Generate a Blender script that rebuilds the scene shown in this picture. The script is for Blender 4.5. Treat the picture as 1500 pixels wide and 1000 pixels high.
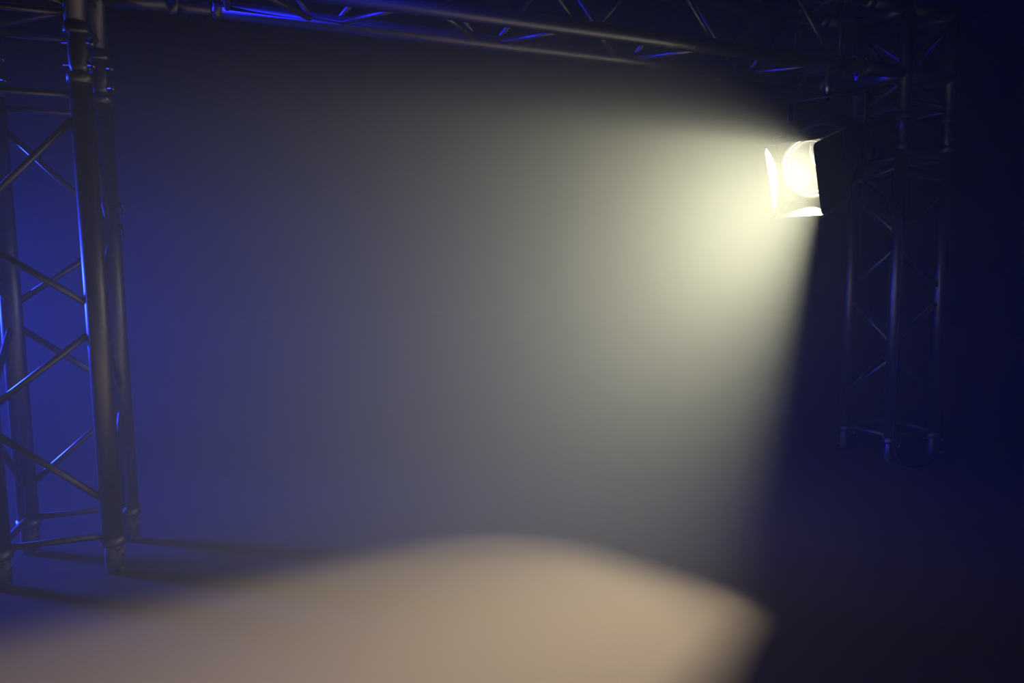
import bpy, bmesh, math
from mathutils import Vector, Matrix

sc = bpy.context.scene
C = sc.collection
for o in list(bpy.data.objects):
    bpy.data.objects.remove(o)

# ---------------------------------------------------------------- camera
F_PX, CX_PX, PITCH, ROLL, CAM_H = 1052.4, 835.0, 0.1028, -0.0041, 0.7812
fw = Vector((0, math.cos(PITCH), -math.sin(PITCH)))
up = Vector((0, math.sin(PITCH), math.cos(PITCH)))
rt = Vector((1, 0, 0))
r2 = rt * math.cos(ROLL) + up * math.sin(ROLL)
u2 = up * math.cos(ROLL) - rt * math.sin(ROLL)
cam = bpy.data.objects.new('camera', bpy.data.cameras.new('camera'))
C.objects.link(cam)
cam.matrix_world = Matrix(((r2.x, u2.x, -fw.x, 0), (r2.y, u2.y, -fw.y, 0), (r2.z, u2.z, -fw.z, CAM_H), (0, 0, 0, 1)))
cam.data.sensor_width = 36.0
cam.data.lens = F_PX / 1500 * 36.0
cam.data.shift_x = (750 - CX_PX) / 1500
cam.data.clip_start = 0.01
sc.camera = cam

# ---------------------------------------------------------------- world: haze in an unlit room
W = bpy.data.worlds.new('world'); sc.world = W; W.use_nodes = True
nt = W.node_tree; nt.nodes.clear()
wo = nt.nodes.new('ShaderNodeOutputWorld')
bg = nt.nodes.new('ShaderNodeBackground'); bg.inputs[0].default_value = (0, 0, 0, 1); bg.inputs[1].default_value = 0
vs = nt.nodes.new('ShaderNodeVolumeScatter')
vs.inputs['Color'].default_value = (0.92, 1.0, 0.98, 1)
vs.inputs['Density'].default_value = 0.085
vs.inputs['Anisotropy'].default_value = 0.2
# the haze hangs in the rig and thins out towards the place where the camera stands
HAZE, HZ0, HZ1 = 0.134, 0.6, 2.5
tco = nt.nodes.new('ShaderNodeTexCoord'); sep = nt.nodes.new('ShaderNodeSeparateXYZ')
mr = nt.nodes.new('ShaderNodeMapRange'); mr.interpolation_type = 'SMOOTHSTEP'
for k, v in (('From Min', HZ0), ('From Max', HZ1), ('To Min', HAZE * 0.03), ('To Max', HAZE)):
    mr.inputs[k].default_value = v
nt.links.new(tco.outputs['Object'], sep.inputs[0]); nt.links.new(sep.outputs['Y'], mr.inputs['Value'])
# and its density is cut round the spotlight, shaped to dim the blown-out glow
dst = nt.nodes.new('ShaderNodeVectorMath'); dst.operation = 'DISTANCE'; dst.inputs[1].default_value = (0.83, 2.56, 1.10)
dip = nt.nodes.new('ShaderNodeMapRange'); dip.interpolation_type = 'SMOOTHSTEP'
for k, v in (('From Min', 0.1), ('From Max', 0.65), ('To Min', 0.25), ('To Max', 1.0)):
    dip.inputs[k].default_value = v
mul = nt.nodes.new('ShaderNodeMath'); mul.operation = 'MULTIPLY'
nt.links.new(tco.outputs['Object'], dst.inputs[0]); nt.links.new(dst.outputs['Value'], dip.inputs['Value'])
nt.links.new(mr.outputs[0], mul.inputs[0]); nt.links.new(dip.outputs[0], mul.inputs[1])
# none of it inside the closed lamp housing
ds2 = nt.nodes.new('ShaderNodeVectorMath'); ds2.operation = 'DISTANCE'; ds2.inputs[1].default_value = (0.983, 2.737, 1.204)
di2 = nt.nodes.new('ShaderNodeMapRange'); di2.interpolation_type = 'SMOOTHSTEP'
for k, v in (('From Min', 0.14), ('From Max', 0.24), ('To Min', 0.0), ('To Max', 1.0)):
    di2.inputs[k].default_value = v
mu2 = nt.nodes.new('ShaderNodeMath'); mu2.operation = 'MULTIPLY'
nt.links.new(tco.outputs['Object'], ds2.inputs[0]); nt.links.new(ds2.outputs['Value'], di2.inputs['Value'])
nt.links.new(mul.outputs[0], mu2.inputs[0]); nt.links.new(di2.outputs[0], mu2.inputs[1])
nt.links.new(mu2.outputs[0], vs.inputs['Density'])
sc.cycles.volume_step_rate = 2.0; W.cycles.volume_step_size = 0.5
nt.links.new(bg.outputs[0], wo.inputs['Surface'])
nt.links.new(vs.outputs[0], wo.inputs['Volume'])

# ---------------------------------------------------------------- exposure
vw = sc.view_settings
vw.view_transform = 'Standard'; vw.look = 'None'; vw.gamma = 1.0; vw.use_curve_mapping = False
vw.exposure = 0.0
sc.cycles.use_denoising = True
sc.cycles.volume_bounces = 1
sc.cycles.max_bounces = 6
sc.cycles.transparent_max_bounces = 12

# ---------------------------------------------------------------- stage lamps outside the picture
def spot(name, loc, target, energy, color, size, blend=0.5, radius=0.03):
    d = bpy.data.lights.new(name, 'SPOT'); d.energy = energy; d.color = color
    d.spot_size = math.radians(size); d.spot_blend = blend; d.shadow_soft_size = radius
    o = bpy.data.objects.new(name, d); C.objects.link(o)
    o.location = loc
    o.rotation_euler = (Vector(target) - Vector(loc)).to_track_quat('-Z', 'Y').to_euler()
    return o
BLUE = (0.02, 0.05, 1.0)
spot('blue_stage_lamp_side', (-4.3, 2.6, 0.9), (0.0, 1.75, 0.30), 1950, BLUE, 33, 1.0, 0.35)
spot('blue_stage_lamp_truss', (-2.6, 1.30, 1.78), (0.75, 2.74, 1.61), 420, (0.012, 0.016, 1.0), 20, 0.7, 0.06)

# ---------------------------------------------------------------- materials
def mat(name, color, rough=0.5, metal=0.0, noise=None, bump=0.0, spec=0.5):
    m = bpy.data.materials.new(name); m.use_nodes = True
    n = m.node_tree; b = n.nodes['Principled BSDF']
    b.inputs['Base Color'].default_value = (*color, 1)
    b.inputs['Roughness'].default_value = rough
    b.inputs['Metallic'].default_value = metal
    b.inputs['Specular IOR Level'].default_value = spec
    if noise:
        scale, amt = noise
        tc = n.nodes.new('ShaderNodeTexCoord'); tx = n.nodes.new('ShaderNodeTexNoise')
        tx.inputs['Scale'].default_value = scale; tx.inputs['Detail'].default_value = 6
        n.links.new(tc.outputs['Object'], tx.inputs['Vector'])
        mx = n.nodes.new('ShaderNodeMix'); mx.data_type = 'RGBA'
        mx.inputs[6].default_value = (*[c * (1 - amt) for c in color], 1)
        mx.inputs[7].default_value = (*[min(1, c * (1 + amt)) for c in color], 1)
        n.links.new(tx.outputs['Fac'], mx.inputs[0])
        n.links.new(mx.outputs[2], b.inputs['Base Color'])
        if bump:
            bp = n.nodes.new('ShaderNodeBump'); bp.inputs['Strength'].default_value = bump
            bp.inputs['Distance'].default_value = 0.002
            n.links.new(tx.outputs['Fac'], bp.inputs['Height'])
            n.links.new(bp.outputs[0], b.inputs['Normal'])
    return m
M_ALU = mat('brushed_aluminium', (0.33, 0.32, 0.315), 0.44, 1.0, (60, 0.12), 0.05)
M_PIN = mat('zinc_pin', (0.75, 0.73, 0.70), 0.25, 1.0)
M_FLOOR = mat('matte_stage_floor', (0.12, 0.0965, 0.086), 0.9, 0, (220, 0.06), 0.05, 0.1)
M_DRAPE = mat('black_drape', (0.012, 0.012, 0.014), 0.95, 0, (9, 0.2), 0, 0.1)
M_BLACK = mat('black_lamp_paint', (0.035, 0.035, 0.035), 0.55, 0, (90, 0.15), 0.1, 0.4)
M_DOOR = mat('black_door_paint', (0.03, 0.0295, 0.028), 0.6, 0, (70, 0.12), 0.05, 0.3)
M_STEEL = mat('reflector_steel', (0.45, 0.44, 0.42), 0.25, 1.0)
M_RIM = mat('lens_ring_metal', (0.42, 0.41, 0.38), 0.45, 0.6)
M_CABLE = mat('black_rubber', (0.03, 0.03, 0.035), 0.5)

M_LENS = bpy.data.materials.new('lit_lens_glass'); M_LENS.use_nodes = True
n = M_LENS.node_tree; n.nodes.clear()
out = n.nodes.new('ShaderNodeOutputMaterial')
tr = n.nodes.new('ShaderNodeBsdfTransparent'); tr.inputs[0].default_value = (1, 0.99, 0.96, 1)
tl = n.nodes.new('ShaderNodeBsdfTranslucent'); tl.inputs[0].default_value = (0.9, 0.92, 0.85, 1)
gl = n.nodes.new('ShaderNodeBsdfGlossy'); gl.inputs['Roughness'].default_value = 0.12
em = n.nodes.new('ShaderNodeEmission'); em.inputs[0].default_value = (1, 0.98, 0.84, 1); em.inputs[1].default_value = 0.2
m1 = n.nodes.new('ShaderNodeMixShader'); m1.inputs[0].default_value = 0.0001
m2 = n.nodes.new('ShaderNodeMixShader'); m2.inputs[0].default_value = 0.015
ad = n.nodes.new('ShaderNodeAddShader')
n.links.new(tr.outputs[0], m1.inputs[1]); n.links.new(tl.outputs[0], m1.inputs[2])
n.links.new(m1.outputs[0], m2.inputs[1]); n.links.new(gl.outputs[0], m2.inputs[2])
n.links.new(m2.outputs[0], ad.inputs[0]); n.links.new(em.outputs[0], ad.inputs[1])
n.links.new(ad.outputs[0], out.inputs['Surface'])

# ---------------------------------------------------------------- mesh helpers
def link(name, bm, m, parent=None, smooth=True):
    me = bpy.data.meshes.new(name)
    bmesh.ops.recalc_face_normals(bm, faces=bm.faces)
    bm.to_mesh(me); bm.free()
    if smooth:
        for p in me.polygons:
            p.use_smooth = len(p.vertices) <= 4
    me.materials.append(m)
    o = bpy.data.objects.new(name, me); C.objects.link(o)
    if parent: o.parent = parent
    return o
def frame(d):
    d = d.normalized()
    a = Vector((0, 0, 1)) if abs(d.z) < 0.9 else Vector((1, 0, 0))
    x = d.cross(a).normalized()
    return x, d.cross(x)
def sweep(bm, stations, seg=16, caps=True):
    """rings at (point, radius) along a straight or bent path"""
    rings = []
    n_ = len(stations)
    for i, (p, r) in enumerate(stations):
        a = stations[max(0, i - 1)][0]; b = stations[min(n_ - 1, i + 1)][0]
        d = (b - a) if (b - a).length > 1e-7 else Vector((0, 0, 1))
        x, y = frame(d)
        if rings and i:
            pass
        rings.append([bm.verts.new(p + x * (r * math.cos(2 * math.pi * k / seg)) + y * (r * math.sin(2 * math.pi * k / seg))) for k in range(seg)])
    for A_, B_ in zip(rings, rings[1:]):
        for k in range(seg):
            bm.faces.new((A_[k], A_[(k + 1) % seg], B_[(k + 1) % seg], B_[k]))
    if caps:
        bm.faces.new(rings[0][::-1]); bm.faces.new(rings[-1])
def tube(name, p0, p1, r, m, parent, seg=16):
    bm = bmesh.new(); sweep(bm, [(Vector(p0), r), (Vector(p1), r)], seg)
    return link(name, bm, m, parent)
def path(name, pts, r, m, parent=None, seg=10):
    bm = bmesh.new(); sweep(bm, [(Vector(p), r) for p in pts], seg)
    return link(name, bm, m, parent)
def lathe(bm, prof, seg=40, M4=None):
    rings = []
    for (r, z) in prof:
        if r < 1e-6:
            rings.append([bm.verts.new((0, 0, z))])
        else:
            rings.append([bm.verts.new((r * math.cos(2 * math.pi * k / seg), r * math.sin(2 * math.pi * k / seg), z)) for k in range(seg)])
    for A_, B_ in zip(rings, rings[1:]):
        for k in range(seg):
            j = (k + 1) % seg
            if len(A_) == 1 and len(B_) == 1: continue
            if len(A_) == 1: bm.faces.new((A_[0], B_[j], B_[k]))
            elif len(B_) == 1: bm.faces.new((A_[k], A_[j], B_[0]))
            else: bm.faces.new((A_[k], A_[j], B_[j], B_[k]))
    if M4: bmesh.ops.transform(bm, matrix=M4, verts=bm.verts)
def box(bm, lo, hi):
    m = Matrix.Translation([(a + b) / 2 for a, b in zip(lo, hi)]) @ Matrix.Diagonal([b - a for a, b in zip(lo, hi)] + [1])
    bmesh.ops.create_cube(bm, size=1, matrix=m)
def plate(bm, poly, normal, t):
    """prism from a planar polygon"""
    nrm = Vector(normal).normalized() * t / 2
    a = [bm.verts.new(Vector(p) + nrm) for p in poly]; b = [bm.verts.new(Vector(p) - nrm) for p in poly]
    bm.faces.new(a); bm.faces.new(b[::-1])
    for i in range(len(poly)):
        j = (i + 1) % len(poly); bm.faces.new((a[i], b[i], b[j], a[j]))
def thing(name, label, cat, loc=(0, 0, 0), rotz=0, group=None):
    o = bpy.data.objects.new(name, None); C.objects.link(o); o.empty_display_size = 0.1
    o.location = loc; o.rotation_euler = (0, 0, rotz)
    o['label'] = label; o['category'] = cat
    if group: o['group'] = group
    return o
def struct(name, bm, m, label, cat):
    o = link(name, bm, m, None, False); o['kind'] = 'structure'; o['label'] = label; o['category'] = cat
    return o

# ---------------------------------------------------------------- the setting
X0, X1, Y0, Y1, ZC = -5.0, 5.0, -2.5, 12.0, 3.8
bm = bmesh.new(); box(bm, (X0 - .1, Y0 - .1, -0.1), (X1 + .1, Y1 + .1, 0)); struct('floor', bm, M_FLOOR, 'matte grey-beige stage floor with a pool of light', 'floor')
bm = bmesh.new(); box(bm, (X0 - .1, Y0 - .1, ZC), (X1 + .1, Y1 + .1, ZC + .1)); struct('ceiling', bm, M_DRAPE, 'black ceiling of the dark stage', 'ceiling')
for nm, lo, hi in (('back', (X0, Y1, 0), (X1, Y1 + .1, ZC)), ('front', (X0, Y0 - .1, 0), (X1, Y0, ZC)),
                   ('left', (X0 - .1, Y0, 0), (X0, Y1, ZC)), ('right', (X1, Y0, 0), (X1 + .1, Y1, ZC))):
    bm = bmesh.new(); box(bm, lo, hi)
    struct('wall_' + nm, bm, M_DRAPE, 'black draped %s wall lost in the haze' % nm, 'wall')

# ---------------------------------------------------------------- truss rig
AL = 0.398
WD = 0.24                      # chord spacing
RC, RB = 0.025, 0.0085         # chord and brace radius
U = Vector((math.cos(AL), math.sin(AL), 0)); V = Vector((-math.sin(AL), math.cos(AL), 0)); Z = Vector((0, 0, 1))
FR = Vector((-1.1824, 1.7951, 0)); BR = FR + V * WD
SPAN = 2.676                   # from the left tower's right chords to the right tower's left chords
ZT = 1.515                     # lower chords of the span
PC = ((0, 0), (WD, 0), (WD, WD), (0, WD))   # chord corners, local (u, v)

def coupler(parent, p, d, side, pins=True):
    """conical coupler with two pins, p = centre, d = axis, side = pin direction"""
    d = d.normalized()
    bm = bmesh.new()
    sweep(bm, [(p - d * .047, .017), (p - d * .03, .021), (p - d * .006, .0225), (p + d * .006, .0225), (p + d * .03, .021), (p + d * .047, .017)], 16)
    c = link('coupler', bm, M_ALU, parent)
    if pins:
        for s in (-1, 1):
            q = p + d * (.026 * s)
            bm = bmesh.new()
            sweep(bm, [(q - side * .038, .0045), (q + side * .032, .0055), (q + side * .0321, .0085), (q + side * .04, .0085)], 10)
            link('pin', bm, M_PIN, c)
def end_ring(parent, p, d):
    bm = bmesh.new(); d = d.normalized()
    sweep(bm, [(p - d * .012, .0252), (p - d * .012, .0285), (p + d * .008, .0285), (p + d * .012, .026), (p + d * .012, .018)], 20)
    link('end_ring', bm, M_ALU, parent)
def zigzag(parent, a, b, d, na, nb, gap=.022):
    """braces between two chords: a, b chord origins, d chord direction, na / nb node positions along them"""
    nodes = sorted([(t, 0) for t in na] + [(t, 1) for t in nb])
    for (t0, i0), (t1, i1) in zip(nodes, nodes[1:]):
        if i0 == i1: continue
        p = (a, b)[i0] + d * (t0 + gap); q = (a, b)[i1] + d * (t1 - gap)
        tube('brace', p, q, RB, M_ALU, parent, 10)

def tower(name, label, origin, length, n1, n2, bars):
    """upright segment: n1 nodes on chords 0 and 2, n2 nodes on chords 1 and 3; local x = u, y = v"""
    t = thing(name, label, 'truss', origin, AL, 'upright aluminium trusses')
    cs = [Vector((x, y, 0)) for x, y in PC]
    for c in cs:
        tube('chord', c + Z * .085, c + Z * length, RC, M_ALU, t, 24)
        end_ring(t, c + Z * length, Z); end_ring(t, c + Z * .085, -Z)
        coupler(t, c + Z * .038, Z, Vector((.6, -.8, 0)))
    for i in range(4):
        a, b = cs[i], cs[(i + 1) % 4]
        zigzag(t, a, b, Z, (n1, n2)[i % 2], (n2, n1)[i % 2])
        for z in bars:
            tube('brace', a + Z * z, b + Z * z, RB, M_ALU, t, 10)
    return t

O_L = FR - U * WD            # front-left chord of the left tower
O_R = FR + U * SPAN          # front-left (u0,v0) chord of the right tower
tower('truss_tower', 'silver square aluminium truss upright standing in blue haze at the edge of the lit floor', O_L, 1.24,
      [.42, .88], [.16, .66, 1.19], [.10, 1.20])
tower('truss_tower', 'silver square aluminium truss upright in the dark behind the white spotlight', O_R, 1.24,
      [.443, .88, 1.19], [.225, .665, 1.10], [.10, 1.20])

def corner(label, origin, sgn):
    """corner block: four uprights, stubs along +u (sgn=1) or -u (sgn=-1)"""
    t = thing('truss_corner', label, 'truss', origin + Z * 1.24, AL, 'truss corner blocks')
    cs = [Vector((x, y, 0)) for x, y in PC]
    zb, z1, z2 = .115, ZT - 1.24, ZT + WD - 1.24
    for c in cs:
        tube('chord', c + Z * zb, c + Z * (z2 + .03), RC, M_ALU, t, 24)
        end_ring(t, c + Z * zb, -Z)
        coupler(t, c + Z * .058, Z, Vector((.9, -.3, 0)) if sgn > 0 else Vector((-.6, -.8, 0)))
    x_in = WD if sgn > 0 else 0
    d = Vector((sgn, 0, 0))
    for y in (0, WD):
        for z in (z1, z2):
            p = Vector((x_in, y, z))
            tube('chord', p + d * .02, p + d * .19, RC, M_ALU, t, 24)
            end_ring(t, p + d * .19, d)
    for i in range(4):
        a, b = cs[i], cs[(i + 1) % 4]
        for z in (zb + .035, z1, z2):
            r = RC if z > zb + .05 else RB
            tube('brace' if r == RB else 'cross_tube', a + Z * z, b + Z * z, r, M_ALU, t, 12)
        p, q = (a, b) if i % 2 == 0 else (b, a)
        tube('brace', p + Z * (z1 + .03), q + Z * (z2 - .03), RB, M_ALU, t, 10)
        tube('brace', q + Z * (zb + .05), p + Z * (z1 - .03), RB, M_ALU, t, 10)
    return t
corner('silver truss corner block on top of the upright in blue haze', O_L, 1)
corner('silver truss corner block above the white spotlight on the dark upright', O_R, -1)

# horizontal span, local x = u from the left joint
XS = .245
t = thing('truss_span', 'long horizontal aluminium truss joining the two corner blocks overhead', 'truss', FR + U * XS + Z * ZT, AL)
L_S = SPAN - 2 * XS
cs = [Vector((0, y, z)) for y, z in ((0, 0), (WD, 0), (WD, WD), (0, WD))]   # front-low, back-low, back-high, front-high
ex = Vector((1, 0, 0))
for i, c in enumerate(cs):
    tube('chord', c + ex * .055, c + ex * (L_S - .055), RC, M_ALU, t, 24)
    end_ring(t, c + ex * .055, -ex); end_ring(t, c + ex * (L_S - .055), ex)
    for x in (0, L_S):
        coupler(t, c + ex * x, ex, Vector((0, -.7, .7)))
nA = [.59 - XS + .503 * k for k in range(5)]                 # nodes of back-low and front-high
nA = [x for x in nA if .07 < x < L_S - .07]
nB = [.84 - XS + .503 * k for k in range(-1, 5)]
nB = [x for x in nB if .07 < x < L_S - .07]
for i in range(4):
    zigzag(t, cs[i], cs[(i + 1) % 4], ex, (nB, nA)[i % 2], (nA, nB)[i % 2], .028)
    for x in (.08, L_S - .08):
        tube('brace', cs[i] + ex * x, cs[(i + 1) % 4] + ex * x, RB, M_ALU, t, 10)

# two dark ties strapped round the upright's rear chord
for z, tilt, lb in ((.958, .2, 'dark looped cable tie round the rear chord of the hazy blue upright, upper of two'), (.898, -.12, 'dark cable tie round the rear chord of the hazy blue upright, lower of two')):
    bm = bmesh.new(); p0 = BR + Z * z
    ring = [(U * math.cos(a) + V * math.sin(a)) * .0275 + Z * (math.cos(a) * tilt * .03) for a in [2 * math.pi * k / 20 for k in range(21)]]
    sweep(bm, [(q, .0028) for q in ring], 6, False)
    sweep(bm, [(U * .024 - V * .014, .005), (U * .031 - V * .018 + Z * .004, .005)], 6)
    sweep(bm, [(U * .029 - V * .017, .002), (U * .036 - V * .022 - Z * .012, .002), (U * .033 - V * .022 - Z * .028, .0018)], 6)
    o = link('cable_tie', bm, M_CABLE); o.location = p0; o['label'] = lb; o['category'] = 'cable tie'; o['group'] = 'ties on the upright'

# ---------------------------------------------------------------- the white spotlight
AZ, EL = math.radians(41), math.radians(-22)
ax = Vector((-math.sin(AZ) * math.cos(EL), -math.cos(AZ) * math.cos(EL), math.sin(EL)))
PIV = Vector((0.940, 2.688, 1.178))
lamp = thing('stage_spotlight', 'lit black stage spotlight with four barn doors hung under the truss span', 'spotlight', PIV)
sx = Vector((-math.cos(AZ), math.sin(AZ), 0))      # to the far (left) side
sy = ax.cross(sx).normalized()
if sy.z < 0: sy = -sy
RM = Matrix((sx, sy, ax)).transposed().to_4x4()    # local x = far side, y = up, z = beam
def loc(x, y, z): return sx * x + sy * y + ax * z
ZL = 0.13      # lens plane ahead of the pivot
def add(name, bm, m, parent=lamp, smooth=True):
    bmesh.ops.transform(bm, matrix=RM, verts=bm.verts)
    return link(name, bm, m, parent, smooth)
# housing: hollow drum with cooling fins and a domed back
bm = bmesh.new()
lathe(bm, [(.116, ZL - .005), (.124, ZL - .01), (.124, -.10), (.118, -.115), (.118, -.15), (.105, -.185), (.06, -.20), (0, -.202),
           (0, -.195), (.055, -.193), (.098, -.178), (.110, -.148), (.112, -.1), (.112, ZL - .012), (.116, ZL - .005)], 48)
body = add('body', bm, M_BLACK)
for k in range(5):
    bm = bmesh.new(); z = -.09 + .028 * k
    lathe(bm, [(.123, z), (.134, z + .002), (.134, z + .006), (.123, z + .008)], 48)
    add('cooling_fin', bm, M_BLACK, body)
bm = bmesh.new()
lathe(bm, [(0, -.165), (.05, -.158), (.085, -.13), (.1, -.1), (.102, -.1), (.087, -.132), (.051, -.16), (0, -.168)], 40)
add('reflector', bm, M_STEEL, body)
# square front plate with a round opening
bm = bmesh.new()
def front_plate(bm, half, rad, z0, z1, seg=64):
    def sq(k):
        a = 2 * math.pi * k / seg; c, s = math.cos(a), math.sin(a); f = half / max(abs(c), abs(s)); return c * f, s * f
    rings = []
    for z in (z0, z1):
        rings.append([bm.verts.new((*sq(k), z)) for k in range(seg)])
        rings.append([bm.verts.new((rad * math.cos(2 * math.pi * k / seg), rad * math.sin(2 * math.pi * k / seg), z)) for k in range(seg)])
    o0, i0, o1, i1 = rings
    for k in range(seg):
        j = (k + 1) % seg
        for a, b in ((o0, i0), (i0, i1), (i1, o1), (o1, o0)):
            bm.faces.new((a[k], a[j], b[j], b[k]))
front_plate(bm, .125, .104, ZL - .012, ZL)
add('front_plate', bm, M_DOOR, lamp, False)
bm = bmesh.new()
lathe(bm, [(.104, ZL - .004), (.111, ZL - .002), (.113, ZL + .006), (.108, ZL + .012), (.103, ZL + .008), (.101, ZL - .004), (.104, ZL - .004)], 56)
add('lens_ring', bm, M_RIM)
bm = bmesh.new()
lathe(bm, [(.088, ZL - .008), (.095, ZL + .0), (.0925, ZL + .005), (.088, ZL + .0), (.088, ZL - .008)], 56)
add('retaining_ring', bm, M_RIM)
bm = bmesh.new()
lathe(bm, [(0.1, ZL - .012), (.09, ZL - .006), (.07, ZL + .006), (.05, ZL + .014), (.025, ZL + .019), (0, ZL + .021)], 48)
add('lens', bm, M_LENS)
# barn doors: (hinge offset, free-edge offset) across and forward distance
H, ZH, ZE = .121, ZL + .006, ZL + .132
def rounded(poly, r, corners):
    out_ = []
    m_ = len(poly)
    for i, p in enumerate(poly):
        p = Vector(p)
        if i not in corners: out_.append(p); continue
        a = (Vector(poly[i - 1]) - p).normalized(); b = (Vector(poly[(i + 1) % m_]) - p).normalized()
        for k in range(6):
            f = k / 5
            q = p + a * r * (1 - f) ** 2 + b * r * f ** 2
            out_.append(q)
    return out_
def door(sidex, sidey, off, hw, fw_, fshift=0):
    """hinged on one side of the plate; hw / fw_ half widths at hinge and free edge"""
    s = Vector((sidex, sidey, 0)); tg = Vector((-sidey, sidex, 0))
    h = s * H + Vector((0, 0, ZH)); e = s * off + Vector((0, 0, ZE))
    poly = [h - tg * hw, h + tg * hw, e + tg * (fw_ + fshift), e - tg * (fw_ - fshift)]
    nrm = (e - h).cross(tg)
    bm = bmesh.new(); plate(bm, rounded(poly, .02, (2, 3)), nrm, .0025)
    d = add('barn_door', bm, M_DOOR, lamp, False)
    bm = bmesh.new()
    sweep(bm, [(h - tg * hw * .8, .005), (h + tg * hw * .8, .005)], 10)
    add('hinge', bm, M_BLACK, d)
door(1, 0, .103, .118, .122, -.010)       # far side
door(-1, 0, .069, .118, .125, .012)      # near side
door(0, -1, .135, .116, .106, .006)      # lower
door(0, 1, .126, .112, .085)       # upper
# yoke, pivots and hook clamp
yz = 0.212
pts = []
hxv = Vector((-math.cos(AZ), math.sin(AZ), 0))
bm = bmesh.new()
for s in (-1, 1):
    b0 = hxv * (.142 * s)
    plate(bm, [b0 + Vector((ax.x, ax.y, 0)) * -.02 - Z * .03, b0 + Vector((ax.x, ax.y, 0)) * .02 - Z * .03,
               b0 + Vector((ax.x, ax.y, 0)) * .02 + Z * yz, b0 + Vector((ax.x, ax.y, 0)) * -.02 + Z * yz], hxv, .005)
hd = Vector((ax.x, ax.y, 0)).normalized()
plate(bm, [hxv * -.1445 - hd * .02 + Z * yz, hxv * .1445 - hd * .02 + Z * yz, hxv * .1445 + hd * .02 + Z * yz, hxv * -.1445 + hd * .02 + Z * yz], Z, .005)
link('yoke', bm, M_BLACK, lamp, False)
for s in (-1, 1):
    bm = bmesh.new()
    sweep(bm, [(hxv * (.118 * s), .008), (hxv * (.15 * s), .008), (hxv * (.1501 * s), .022), (hxv * (.168 * s), .02), (hxv * (.172 * s), .014)], 18)
    link('pivot_knob', bm, M_BLACK, lamp)
zc = ZT - PIV.z
bm = bmesh.new()
# hook clamp round the lower front chord: C-shaped strap swept along u
import math as _m
N = 18
inner, outer = [], []
for k in range(N + 1):
    a = _m.radians(-60 + 300 * k / N)
    dv = V * _m.sin(a) + Z * (-_m.cos(a)) * 1
    inner.append(dv * .0265); outer.append(dv * .034)
poly = [Z * zc + p for p in inner] + [Z * zc + p for p in outer[::-1]]
plate(bm, poly, U, .04)
link('hook_clamp', bm, M_PIN, lamp, False)
bm = bmesh.new(); sweep(bm, [(Z * (yz - .012), .007), (Z * (yz + .004), .007), (Z * (yz + .0041), .014), (Z * (zc - .032), .014)], 14)
link('clamp_bolt', bm, M_PIN, lamp)
# the lamp's own light: a small bulb deep inside the housing, shaped by lens opening and doors
bulb = bpy.data.lights.new('spotlight_bulb', 'SPOT')
bulb.energy = 1100; bulb.color = (1.0, 0.92, 0.65); bulb.shadow_soft_size = .02
bulb.spot_size = math.radians(53); bulb.spot_blend = 0.16
bo = bpy.data.objects.new('spotlight_bulb', bulb); C.objects.link(bo); bo.parent = lamp
bo.location = ax * (ZL - .20)
bo.rotation_euler = ax.to_track_quat('-Z', 'Y').to_euler()

# beam profile of the lens: a soft oval hot spot
HOT, SIG, ROT = (-.01, -.05), (.34, .235), math.radians(55)
bulb.use_nodes = True
n = bulb.node_tree
em = next(x for x in n.nodes if x.type == 'EMISSION')
geo = n.nodes.new('ShaderNodeNewGeometry')
def vdot(v):
    d = n.nodes.new('ShaderNodeVectorMath'); d.operation = 'DOT_PRODUCT'
    n.links.new(geo.outputs['Incoming'], d.inputs[0]); d.inputs[1].default_value = v
    return d.outputs['Value']
def m(op, a, b=0.0):
    k = n.nodes.new('ShaderNodeMath'); k.operation = op
    for i, v in enumerate((a, b)):
        if isinstance(v, (int, float)): k.inputs[i].default_value = v
        else: n.links.new(v, k.inputs[i])
    return k.outputs[0]
dz = m('MAXIMUM', vdot(ax), 0.05)
tx = m('SUBTRACT', m('DIVIDE', vdot(sx), dz), HOT[0]); ty = m('SUBTRACT', m('DIVIDE', vdot(sy), dz), HOT[1])
la = m('ADD', m('MULTIPLY', tx, math.cos(ROT) / SIG[0]), m('MULTIPLY', ty, math.sin(ROT) / SIG[0]))
sa = m('ADD', m('MULTIPLY', tx, -math.sin(ROT) / SIG[1]), m('MULTIPLY', ty, math.cos(ROT) / SIG[1]))
q = m('MULTIPLY', m('ADD', m('MULTIPLY', la, la), m('MULTIPLY', sa, sa)), -0.5)
n.links.new(m('POWER', math.e, q), em.inputs['Strength'])

# power cable from the lamp's back over to the dark upright and down its chord
CF = FR + U * SPAN                   # front chord of the dark upright
p = PIV - ax * .20
q = CF + Vector((.0, -.035, 0))
ctl = [p, p + Vector((.05, .05, -.03)), p + Vector((.12, .10, -.13)), p + Vector((.2, .1, -.2)), q + Z * .98 + Vector((-.06, -.01, 0)), q + Z * 1.02 + Vector((-.02, -.012, 0)), q + Z * .9, q + Z * .6, q + Z * .3, q + Z * .06, q + Vector((.03, -.06, .008)), q + Vector((.10, -.05, .008)), q + Vector((.16, .02, .008))]
pts = []
for i in range(len(ctl) - 1):
    a, b, c, d = ctl[max(0, i - 1)], ctl[i], ctl[i + 1], ctl[min(len(ctl) - 1, i + 2)]
    for k in range(6):
        f = k / 6
        pts.append(0.5 * ((2 * b) + (c - a) * f + (2 * a - 5 * b + 4 * c - d) * f * f + (3 * b - a - 3 * c + d) * f ** 3))
pts.append(ctl[-1])
cb = path('power_cable', pts, .0055, M_CABLE, None, 8)
cb['label'] = 'black power cable running from the spotlight down the dark upright'; cb['category'] = 'cable'
